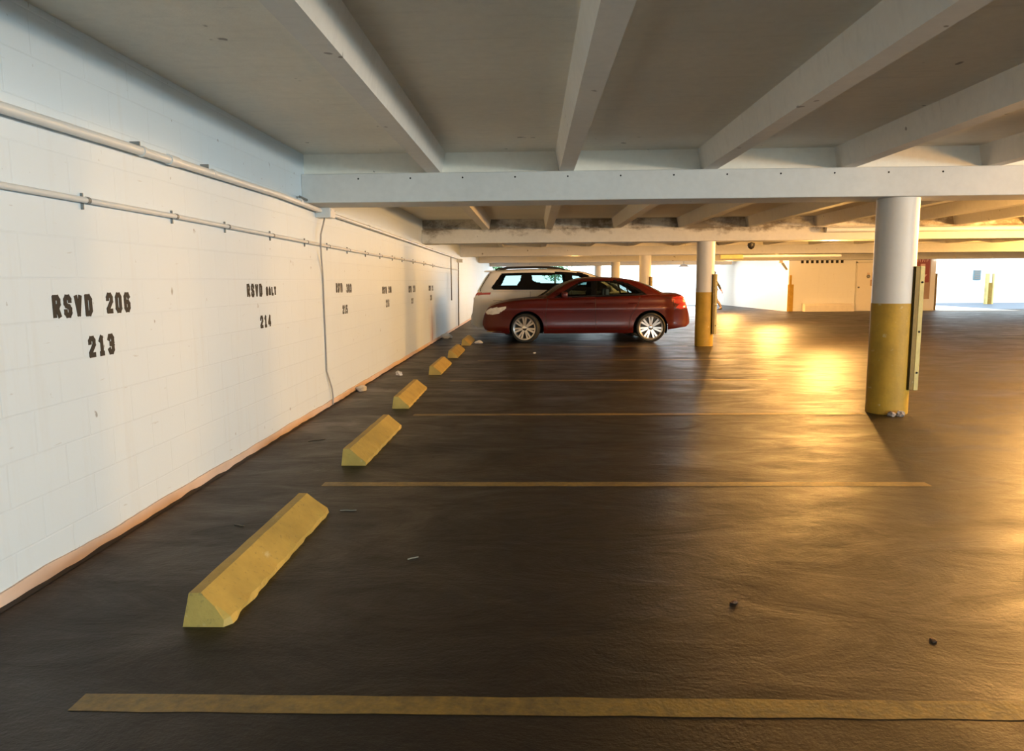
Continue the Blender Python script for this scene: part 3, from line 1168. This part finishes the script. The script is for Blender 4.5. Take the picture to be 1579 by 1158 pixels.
b = MB().prism([(1.42, .55), (1.42, .98), (1.70, .99), (1.86, .90), (1.80, .55)], 'Y', -.70, .70)
b.build('dashboard', MINT, sedan)
a = [(1.93 + .06 * math.cos(t) * .5, .38 + .18 * math.sin(t), .95 + .18 * math.cos(t)) for t in [2 * math.pi * i / 20 for i in range(20)]]
MB().tube(a, .014, 8, closed=True).build('steering_wheel', MTRIM, sedan, smooth=True)
for sd in (-1, 1):
    y = sd * (Ws(1.95, 1.0) + .06)
    b = MB()
    b.box(1.83, 1.97, y - .09, y + .09, 1.03, 1.16, .03)
    b.box(1.88, 1.93, min(y, y - sd * .14), max(y, y - sd * .14), 1.02, 1.06, .008)
    b.build('side_mirror', MRED, sedan, smooth=True)
    for x in (2.46, 3.46):
        y = sd * (Ws(x, .89) + .018)
        b = MB()
        b.tube([(x - .10, y - sd * .03, .885), (x - .085, y, .890), (x + .085, y, .895), (x + .10, y - sd * .03, .895)], .012, 8)
        b.build('door_handle', MRED, sedan, smooth=True)
    # bright waistline strip under the windows
    pts = [(x, sd * (Ws(x, 1.03) - .030), interp(S['belt'], x) + .024) for x in [1.7 + .1 * i for i in range(21)]]
    MB().tube(pts, .007, 6).build('belt_strip', MTRIM, sedan, smooth=True)
b = MB()
pts = [(x, -(Ws(x, .25) * .99), .255) for x in [.10 + .06 * i for i in range(7)]]
b.tube(pts, .012, 6)
b.build('bumper_trim', MCHROME, sedan, smooth=True)
b = MB()
b.prism([(-.012, .40), (.02, .62), (.05, .62), (.05, .40)], 'Y', -.42, .42)
b.build('grille', MTRIM, sedan)
b = MB().box(4.70, 4.80, -.26, .26, .66, .78, .008)
b.build('number_plate', MPAPER, sedan)

# --- white minivan, tail towards the left wall
VX, VY = -1.575, 19.62
van = empty('minivan', (VX, VY, 0), 'white minivan with black roof rails parked behind the red sedan', 'car')
V = dict(
    L=5.08, hw=.985, crown=.03, paint=MWHT, floor_z=.26,
    ztop=[(0, .60), (.02, .80), (.06, 1.00), (.12, 1.13), (.25, 1.17), (.6, 1.18), (2.0, 1.16), (3.4, 1.12), (4.05, 1.07), (4.5, .98), (4.85, .86), (5.0, .72), (5.08, .55)],
    zlow=[(0, .34), (.10, .24), (.4, .22), (1.5, .20), (3.5, .20), (4.6, .22), (4.95, .28), (5.08, .40)],
    plan=[(0, .80), (.06, .86), (.2, .93), (.5, .98), (1.2, 1.0), (3.6, 1.0), (4.3, .96), (4.7, .86), (4.95, .72), (5.08, .58)],
    sect=[(.15, .94), (.32, .975), (.55, 1.0), (.8, 1.0), (1.0, .985), (1.2, .955)],
    arches=[(1.05, .345, .40), (4.08, .345, .40)],
    belt=[(0, 1.14), (.5, 1.18), (2.0, 1.16), (3.4, 1.12), (4.1, 1.08), (5, 1.0)],
    doors=[[(1.55, .30), (1.50, 1.2), (2.55, 1.2), (2.55, .30)], [(2.55, .30), (2.55, 1.2), (3.60, 1.2), (3.62, .30)]],
    seams=[[(1.52, .30), (1.50, 1.15)], [(2.55, .30), (2.55, 1.14)], [(3.62, .30), (3.60, 1.1)], [(.55, .92), (1.50, .92)], [(1.52, .30), (3.62, .30)]],
    lights=[('tail', [(.0, 1.05), (.06, 1.13), (.50, 1.125), (.46, 1.07), (.20, 1.06)]), ('rev', [(.0, .965), (.0, 1.05), (.20, 1.06), (.46, 1.07), (.44, 1.03), (.20, .975)]),
            ('head', [(4.45, .80), (4.50, .93), (4.9, .80), (4.98, .70), (4.7, .72)])],
    lightspec={'tail': ('tail_light', MTAIL, 'red tail light lens'), 'rev': ('reverse_light', MCLEAR, 'pale lower lens of the tail light'), 'head': ('headlight', MHEAD, None)},
    open=(.35, 3.9), hood=(4.1, 4.9),
    green=dict(
        roof=[(.08, 1.15), (.16, 1.27), (.28, 1.46), (.40, 1.61), (.50, 1.66), (.8, 1.685), (1.4, 1.70), (2.1, 1.695), (2.6, 1.665), (2.95, 1.61), (3.3, 1.49), (3.7, 1.30), (4.1, 1.085)],
        rail=1.70, tumble=.16, crown=.035, f0=.08, f1=.9, fbow=.10, r0=2.9, r1=4.1, rbow=.26,
        windows=[[(.68, 1.29), (.82, 1.570), (1.28, 1.575), (1.24, 1.42), (1.15, 1.29)],
                 [(1.56, 1.44), (1.54, 1.575), (2.38, 1.575), (2.40, 1.35), (1.90, 1.35), (1.66, 1.38)],
                 [(2.60, 1.30), (2.58, 1.57), (2.78, 1.545), (3.12, 1.42), (3.26, 1.30)]],
        black=[[(.50, 1.25), (.56, 1.20), (3.62, 1.15), (3.25, 1.42), (2.82, 1.61), (2.5, 1.635), (1.5, 1.63), (.84, 1.615), (.76, 1.60)]],
        ws=(.12, .40), rw=(3.0, 4.0), wsname='rear_window', glass=MGLASSD))
Wv = vehicle(V, van)
for x in (1.05, 4.08):
    for sd in (-1, 1):
        wheel(van, x, sd * .86, .345, .235, sd, spokes=5)
for y in (-.42, .42):
    seat(van, 3.0, y, .50, 1)
    seat(van, 2.05, y, .50, 1)
    seat(van, 1.15, y, .45, 1, w=.34)
MB().prism([(3.55, .6), (3.62, 1.04), (3.95, 1.02), (3.95, .6)], 'Y', -.74, .74).build('dashboard', MINT, van)
for sd in (-1, 1):
    pts = [(.60, sd * .66, 1.695), (.68, sd * .665, 1.735), (.90, sd * .665, 1.762), (1.6, sd * .665, 1.775), (2.0, sd * .665, 1.765), (2.25, sd * .66, 1.735), (2.40, sd * .655, 1.690)]
    MB().tube(smooth_pts3 if False else pts, .020, 8).build('roof_rail', MTRIM, van, smooth=True)
    y = sd * (Wv(3.5, 1.1) + .10)
    b = MB().box(3.42, 3.56, y - .1, y + .1, 1.13, 1.29, .035)
    b.box(3.47, 3.52, min(y, y - sd * .2), max(y, y - sd * .2), 1.11, 1.15, .008)
    b.build('side_mirror', MWHT, van, smooth=True)
    for x in (1.62, 2.66):
        y = sd * (Wv(x, .98) + .012)
        MB().tube([(x - .09, y - sd * .03, .98), (x - .07, y, .98), (x + .07, y, .98), (x + .09, y - sd * .03, .98)], .012, 8).build('door_handle', MWHT, van, smooth=True)
b = MB()
b.prism([(.30, 1.655), (.33, 1.685), (.62, 1.70), (.62, 1.66)], 'Y', -.62, .62)
b.build('spoiler', MWHT, van)
b = MB()
b.prism([(-.03, .30), (-.035, .56), (.04, .62), (.10, .60), (.10, .26)], 'Y', -.80, .80)
bmesh.ops.bevel(b.bm, geom=b.bm.edges[:], offset=.025, segments=2, affect='EDGES')
b.build('bumper', MWHT, van, smooth=True)
MB().box(-.006, .03, -.24, .24, .86, .99, .006).build('number_plate', MPAPER, van)

for sd in (-1, 1):
    pts = []
    for x, z in ((.40, 1.58), (.31, 1.44), (.22, 1.30), (.165, 1.21), (.18, 1.16)):
        pts.append((x + .045, sd * (Wv(x, 1.13) - .024 - .16 * (max(0, z - 1.15) / .55) ** 1.35), z))
    MB().tube(pts, .010, 6).build('tailgate_gap', MTRIM, van, smooth=True)

# ------------------------------------------------------------------ far right: block with door, sign, openings
XA, YA = 11.18, 32.45
b = MB()
b.prism([(XA, YA), (17.50, YA), (17.50, YA + .3), (XA + .25, YA + .3), (10.85, YEND), (10.60, YEND)], 'Z', 0, ZS)
struct(b.build('wall_far', MWF))
wf = bpy.data.objects['wall_far']
for i in range(9):
    x = 11.69 + .214 * i
    struct(MB().box(x, x + .115, YA - .004, YA + .02, 2.085, 2.215).build('vent_hole', MDARK, wf))
dr = empty('door_1', (14.12, YA, 0), None, None)
dr['kind'] = 'structure'
MDOOR = simple('painted steel door', (0.74, 0.69, 0.62, 1), .45, var=.04)
struct(MB().box(0.0, .92, -.03, .0, .02, 2.08, .006).build('door_leaf', MDOOR, dr))
b = MB()
b.box(-.06, 0, -.05, .0, 0, 2.14, .004)
b.box(.92, .98, -.05, .0, 0, 2.14, .004)
b.box(-.06, .98, -.05, .0, 2.08, 2.14, .004)
struct(b.build('door_frame', simple('door frame paint', (0.58, 0.56, 0.50, 1), .5), dr))
h = MB().lathe([(.035, 0), (.035, -.01), (.02, -.03), (.038, -.055), (.03, -.075)], 'Y', 16).build('door_handle', MPIPED, dr, (.08, -.03, 1.03), smooth=True)
struct(h)
bell = empty('alarm_bell', (14.60, YA - .03, 1.50), 'small dark round alarm bell beside the far door', 'alarm')
MB().lathe([(.07, 0), (.075, -.03), (.05, -.06), (.02, -.07)], 'Y', 20).build('gong', MPIPED, bell, smooth=True)
MB().box(-.05, .05, -.02, .0, .05, .16, .005).build('back_box', MPEACH, bell)
cb = empty('call_box', (14.76, YA - .03, 1.22), 'tan box with a conduit on the far wall next to the alarm bell', 'electrical box')
MB().box(-.06, .06, -.07, 0, -.13, .13, .008).build('box_body', simple('tan box', (0.45, 0.30, 0.18, 1), .5), cb)
MB().tube([(0, -.02, .13), (0, -.02, .45)], .014, 8).build('conduit', MPEACH, cb, smooth=True)
tag(MB().prism([(0, 0), (0, .26), (.09, .34), (.40, .34), (.40, 0)], 'X', 0, 2.1).build('concrete_curb', simple('pale painted concrete', (0.74, 0.68, 0.60, 1), .6, bump=.2), loc=(11.80, YA - .41, 0)),
    'long low pale concrete block at the foot of the far wall', 'concrete block')
gd = empty('corner_guard', (XA, YA, 0), 'yellow corner guard on the left corner of the far wall', 'corner guard')
MB().box(-.03, .22, -.05, -.001, 0, 1.18, .006).build('wide_plate', MYEL, gd)
MB().box(.02, .12, -.07, -.04, 0, 1.58, .006).build('narrow_plate', MYEL, gd)
# bracket lamp at the corner
bl = empty('wall_bracket', (10.78, YA - .15, 2.08), 'small dark slanted bracket lamp at the top of the far wall corner', 'lamp')
MB().box(-.10, .06, -.06, .06, .02, .16, .01).build('housing', MPEACH, bl)
MB().prism([(0, 0), (.22, -.28), (.30, -.26), (.10, .04)], 'Y', -.04, .04).build('arm', MPIPED, bl)

# panel with the red arrow sign
px0 = 16.50
pn = empty('sign_panel', (px0, YA, 0), 'tall brown board with red down arrow sign beside the bright opening', 'sign')
MB().box(0, .76, -.05, -.001, .50, 2.60, .004).build('board', simple('brown painted board', (0.36, 0.25, 0.18, 1), .6), pn)
MB().box(-.14, -.001, -.03, -.001, .9, 2.60, .004).build('side_strip', simple('dark board edge', (0.10, 0.08, 0.06, 1), .7), pn)
sg = MB().box(.11, .70, -.062, -.051, 1.22, 2.32, .002).build('red_plate', simple('faded red plate', (0.27, 0.065, 0.055, 1), .5), pn)
tag(sg, 'faded red plate with white arrow')
MAR = simple('faded white marking', (0.66, 0.42, 0.36, 1), .6)
b = MB()
ac = .405
b.prism([(ac - .10, 2.02), (ac + .10, 2.02), (ac + .10, 1.56), (ac + .20, 1.56), (ac, 1.30), (ac - .20, 1.56), (ac - .10, 1.56)], 'Y', -.067, -.061)
b.build('arrow', MAR, sg)
b = MB()
for i in range(5):
    x = .17 + .095 * i
    b.box(x, x + .022, -.067, -.061, 2.10, 2.26)
    b.box(x, x + .065, -.067, -.061, 2.235, 2.26)
    if i % 2 == 0:
        b.box(x + .04, x + .065, -.067, -.061, 2.16, 2.26)
b.build('faded_text', MAR, sg)
# blocks on the beam above the opening
bl0 = bpy.data.objects['beam.005']
for x in (17.75, 19.25, 20.75, 22.25):
    struct(MB().box(x, x + .95, YB[5] - .06, YB[5] + .01, ZB + .02, ZB + .17, .01).build('beam_block', MBEAM, bl0))

# open deck beyond the opening, white wall, post
MEXT = simple('sunlit pale concrete', (0.62, 0.62, 0.60, 1), .7, var=.06, scale=.6)
struct(MB().box(-45, 80, YEND, 130, -.35, -.05).build('ground', MEXT))
MEXW = simple('sunlit white wall', (0.82, 0.83, 0.82, 1), .6, var=.03)
struct(MB().box(17.08, XR + 1, YEND, YEND + .3, -.05, 5.0).build('wall_outside', MEXW))
struct(MB().box(17.30, 17.5, YA + .3, YEND, 0, ZS).build('wall_side', MEXW))
vt = empty('wall_vent', (24.72, YEND - .04, 1.53), 'small blue grey louvred vent on the bright white wall', 'vent')
MB().box(0, .42, 0, .04, -.25, .30, .01).build('vent_frame', simple('blue grey metal', (0.12, 0.22, 0.27, 1), .5), vt)
for i in range(5):
    MB().box(.05, .37, -.015, .0, -.19 + .1 * i, -.13 + .1 * i, .004).build('louvre', MPIPED, vt)
struct(MB().box(17.5, XR + 1, 33.2, YEND, -.2, .004).build('ground', simple('deck with sky sheen tint', (0.05, 0.085, 0.135, 1), .5, var=.2, scale=.5)))  # blue sky reflection is put into the deck colour
struct(MB().box(17.5, 20.7, 31.6, YEND, -.2, .008).build('ground', MEXT))  # pale slab added to stand for the sunlit patch at the opening
ps = empty('pole', (24.27, 39.7, 0), 'thin pole with a yellow lower sleeve in the bright opening', 'post')
MB().lathe([(.10, 0), (.10, 2.25)], 'Z', 20).build('shaft', MCOLW, ps, smooth=True)
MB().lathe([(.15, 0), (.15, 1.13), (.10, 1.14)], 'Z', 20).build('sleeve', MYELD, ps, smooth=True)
MB().box(.10, .19, -.10, .10, 0.0, 1.62, .006).build('guard_strip', MYELP, ps)
MB().box(-.20, -.10, -.10, .10, 0.0, 1.62, .006).build('guard_strip', MYELP, ps)
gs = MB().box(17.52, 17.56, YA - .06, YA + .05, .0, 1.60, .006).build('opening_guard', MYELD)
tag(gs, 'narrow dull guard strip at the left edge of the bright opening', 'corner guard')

# ------------------------------------------------------------------ overhead fittings on the right
sp = empty('sprinkler_pipe', (6.0, YB[3] - .12, 2.40), 'yellow lit pipe running along the second beam to the right', 'pipe')
MB().tube([(0, 0, 0), (13, 0, 0), (26, 0, 0)], .055, 14).build('pipe_run', MPIPE, sp, smooth=True)
for x in (1.6, 4.6, 7.6, 10.6):
    MB().tube([(x - .05, 0, 0), (x + .05, 0, 0)], .066, 14).build('coupling', MPIPE, sp, smooth=True)
    MB().tube([(x + .3, 0, .05), (x + .3, 0, .295)], .008, 6).build('hanger', MPIPED, sp)
sp2 = empty('overhead_pipe', (6.13, 24.3, 2.145), 'pale pipe under the third beam with a yellow lamp box at its end', 'pipe')
MB().tube([(.7, 0, 0), (3.9, 0, 0)], .05, 12).build('pipe_run', MPIPE, sp2, smooth=True)
MB().box(-.02, .72, -.09, .09, -.07, .07, .01).build('end_box', MYELP, sp2)
MB().tube([(2.1, -.1, .05), (2.1, -.1, .50)], .012, 6).build('hanger', MPIPED, sp2)
MB().tube([(.3, 0, .06), (.3, 0, .53)], .012, 6).build('hanger', MPIPED, sp2)
cm = empty('camera_dome', (5.92, 20.2, ZL), 'small dark security camera under the ceiling right of second column', 'camera')
MB().tube([(0, 0, 0), (0, 0, -.12)], .02, 8).build('stem', MPIPED, cm)
MB().lathe([(.02, -.09), (.09, -.11), (.10, -.17), (.07, -.24), (.02, -.27)], 'Z', 20).build('dome', MTRIM, cm, smooth=True)
pl = empty('pendant_lamp', (7.65, 37.6, ZS), 'thin pendant lamp hanging before the bright far opening', 'lamp')
MB().tube([(0, 0, 0), (0, 0, -.50)], .015, 6).build('stem', MPIPED, pl)
MB().lathe([(.05, -.48), (.26, -.58), (.26, -.62), (.02, -.60)], 'Z', 20).build('lamp_shade', simple('grey enamel', (0.25, 0.27, 0.33, 1), .5), pl, smooth=True)

# sodium ceiling lamps: each carries its own light
MLENS = m_emit('glowing sodium lens', (1.0, 0.55, 0.16, 1), 6.0)


def sodium(x, y, watts, label, z=ZS, rad=.12):
    e = empty('ceiling_lamp', (x, y, z), label, 'lamp', 'sodium lamps on the ceiling')
    MB().tube([(0, 0, 0), (0, 0, -.20)], .02, 8).build('stem', MPIPED, e)
    MB().lathe([(.06, -.18), (.13, -.22), (.13, -.27), (.05, -.28)], 'Z', 20).build('housing', MPIPED, e, smooth=True)
    MB().lathe([(.12, -.27), (.12, -.36), (.08, -.41), (.02, -.42)], 'Z', 20).build('lens', MLENS, e, smooth=True)
    lamp('sodium_light', 'POINT', (x, y, z - .58), watts, SODIUM, shadow_soft_size=rad)


sodium(6.5, 8.6, 700, 'sodium lamp tucked behind the first beam over the aisle')
sodium(5.6, 4.3, 270, 'sodium lamp over the right foreground aisle')
sodium(10.6, 12.6, 1700, 'sodium lamp over the aisle before the second beam')
sodium(6.6, 16.6, 1000, 'sodium lamp tucked behind the second beam')
sodium(8.0, 24.7, 1100, 'sodium lamp tucked behind the third beam over the aisle')
sodium(1.4, 24.7, 160, 'sodium lamp tucked behind the third beam over the stalls')
sodium(17.0, 20.6, 1800, 'sodium lamp over the far right aisle')
sodium(8.6, 32.6, 900, 'sodium lamp near the side of the far wall block')

# ------------------------------------------------------------------ person half hidden behind the second column


def skin(name, verts, edges, radii, mat, parent, root=0, sub=2):
    me = bpy.data.meshes.new(name)
    me.from_pydata(verts, edges, [])
    me.materials.append(mat)
    o = bpy.data.objects.new(name, me)
    COL.objects.link(o)
    if parent:
        o.parent = parent
    o.modifiers.new('skin', 'SKIN')
    sv = me.skin_vertices[0].data
    for i, r in enumerate(radii):
        sv[i].radius = (r, r) if not isinstance(r, tuple) else r
        sv[i].use_root = (i == root)
    s = o.modifiers.new('sub', 'SUBSURF')
    s.levels = s.render_levels = sub
    me.shade_smooth()
    return o


SKIN = simple('skin', (0.32, 0.19, 0.13, 1), .55)
CLB_ = simple('black jacket cloth', (0.012, 0.012, 0.014, 1), .85)
CLG = simple('grey trouser cloth', (0.16, 0.13, 0.125, 1), .85)
pv = [(0, 0, .93), (0, 0, 1.12), (-.02, 0, 1.32), (-.03, 0, 1.46), (-.05, 0, 1.56), (-.07, 0, 1.70),       # 0-5 spine, head
      (-.03, -.17, 1.42), (.12, -.22, 1.18), (.24, -.20, .95), (.30, -.20, .87),                            # 6-9 near arm, back
      (-.03, .17, 1.42), (-.16, .21, 1.18), (-.34, .18, 1.02), (-.42, .17, .98),                            # 10-13 far arm, forward
      (0, -.09, .90), (.06, -.10, .50), (.31, -.10, .12), (.22, -.10, .04),                                 # 14-17 trailing leg
      (0, .09, .90), (-.22, .10, .50), (-.34, .10, .09), (-.46, .10, .04)]                                  # 18-21 leading leg
pe = [(0, 1), (1, 2), (2, 3), (3, 4), (4, 5), (2, 6), (6, 7), (7, 8), (8, 9), (2, 10), (10, 11), (11, 12), (12, 13),
      (0, 14), (14, 15), (15, 16), (16, 17), (0, 18), (18, 19), (19, 20), (20, 21)]
pr = [(.11, .15), (.10, .13), (.11, .16), .055, .055, .095, .055, .045, .033, .032, .055, .045, .033, .032, .085, .058, .038, .035, .085, .058, .038, .035]
MP = empty('person', (8.60, 35.0, 0), 'person in black top and grey trousers walking behind second column', 'person')
skin('body', pv, pe, pr, SKIN, MP)
jv = [pv[0], pv[1], pv[2], (-.03, 0, 1.42), pv[6], pv[7], pv[8], pv[10], pv[11], pv[12]]
skin('jacket', jv, [(0, 1), (1, 2), (2, 3), (2, 4), (4, 5), (5, 6), (2, 7), (7, 8), (8, 9)],
     [(.135, .175), (.125, .16), (.13, .19), .085, .075, .062, .052, .075, .062, .052], CLB_, MP)
tv = [(0, 0, .98), pv[14], pv[15], (.30, -.10, .14), pv[18], pv[19], (-.335, .10, .12)]
skin('trousers', tv, [(0, 1), (1, 2), (2, 3), (0, 4), (4, 5), (5, 6)], [(.125, .16), .105, .078, .058, .105, .078, .058], CLG, MP)
b = MB()
bmesh.ops.create_uvsphere(b.bm, u_segments=16, v_segments=10, radius=.112)
for v in b.bm.verts:
    if v.co.x < -.03 and v.co.z < .04:
        v.co *= .86
b.build('hair', MTRIM, MP, (-.06, 0, 1.735), smooth=True)
for (x, y, z, rx) in ((.27, -.10, .05, R(35)), (-.40, .10, .05, 0)):
    b = MB()
    b.box(-.16, .09, -.045, .045, -.05, .035, .03)
    b.build('shoe', MTRIM, MP, (x, y, z + .0), smooth=True, rot=(0, rx * -.6, 0))
for (x, y, z, s) in ((.31, -.20, .85, 1), (-.44, .17, .96, -1)):
    for i in range(4):
        yy = y - .027 + .018 * i
        MB().tube([(x, yy, z), (x + .018 * s, yy, z - .035), (x + .014 * s, yy, z - .065 - .006 * (i in (1, 2))), (x + .002, yy, z - .088)], [.010, .009, .008, .006], 6).build('finger', SKIN, MP, smooth=True)
    MB().tube([(x - .01, y - .03, z + .02), (x - .03, y - .045, z - .01), (x - .03, y - .045, z - .04)], [.011, .010, .007], 6).build('thumb', SKIN, MP, smooth=True)

# ------------------------------------------------------------------ trees outside, seen through the minivan windows
MFOL = simple('tree foliage', (0.05, 0.15, 0.05, 1), .6, var=.5, scale=2)
MBARK = simple('tree bark', (0.14, 0.10, 0.07, 1), .9, bump=.5)
for k, (x, y, h_) in enumerate(((-3.6, 56, 3.6), (2.0, 68, 4.5))):
    t = empty('tree', (x, y, -.05), ('round green tree outside beyond the left wall end, seen through minivan glass', 'taller green tree outside behind the far opening')[k], 'tree')
    MB().tube([(0, 0, 0), (.05, .02, h_ * .25), (0, .05, h_ * .5)], [.16, .12, .07], 10).build('trunk', MBARK, t, smooth=True)
    b = MB()
    for i in range(1500):
        v = Vector((random.gauss(0, 1), random.gauss(0, 1), random.gauss(0, 1))).normalized() * (random.random() ** .4)
        c = Vector((v.x * h_ * .36, v.y * h_ * .36, h_ * .66 + v.z * h_ * .34))
        a = Vector((random.gauss(0, 1), random.gauss(0, 1), random.gauss(0, 1))).normalized()
        d = a.orthogonal().normalized()
        s_ = random.uniform(.07, .14)
        q = [c - a * s_, c + d * s_ * .5, c + a * s_, c - d * s_ * .5]
        b.bm.faces.new([b.bm.verts.new(p) for p in q])
    tag(b.build('crown', MFOL, t), None)
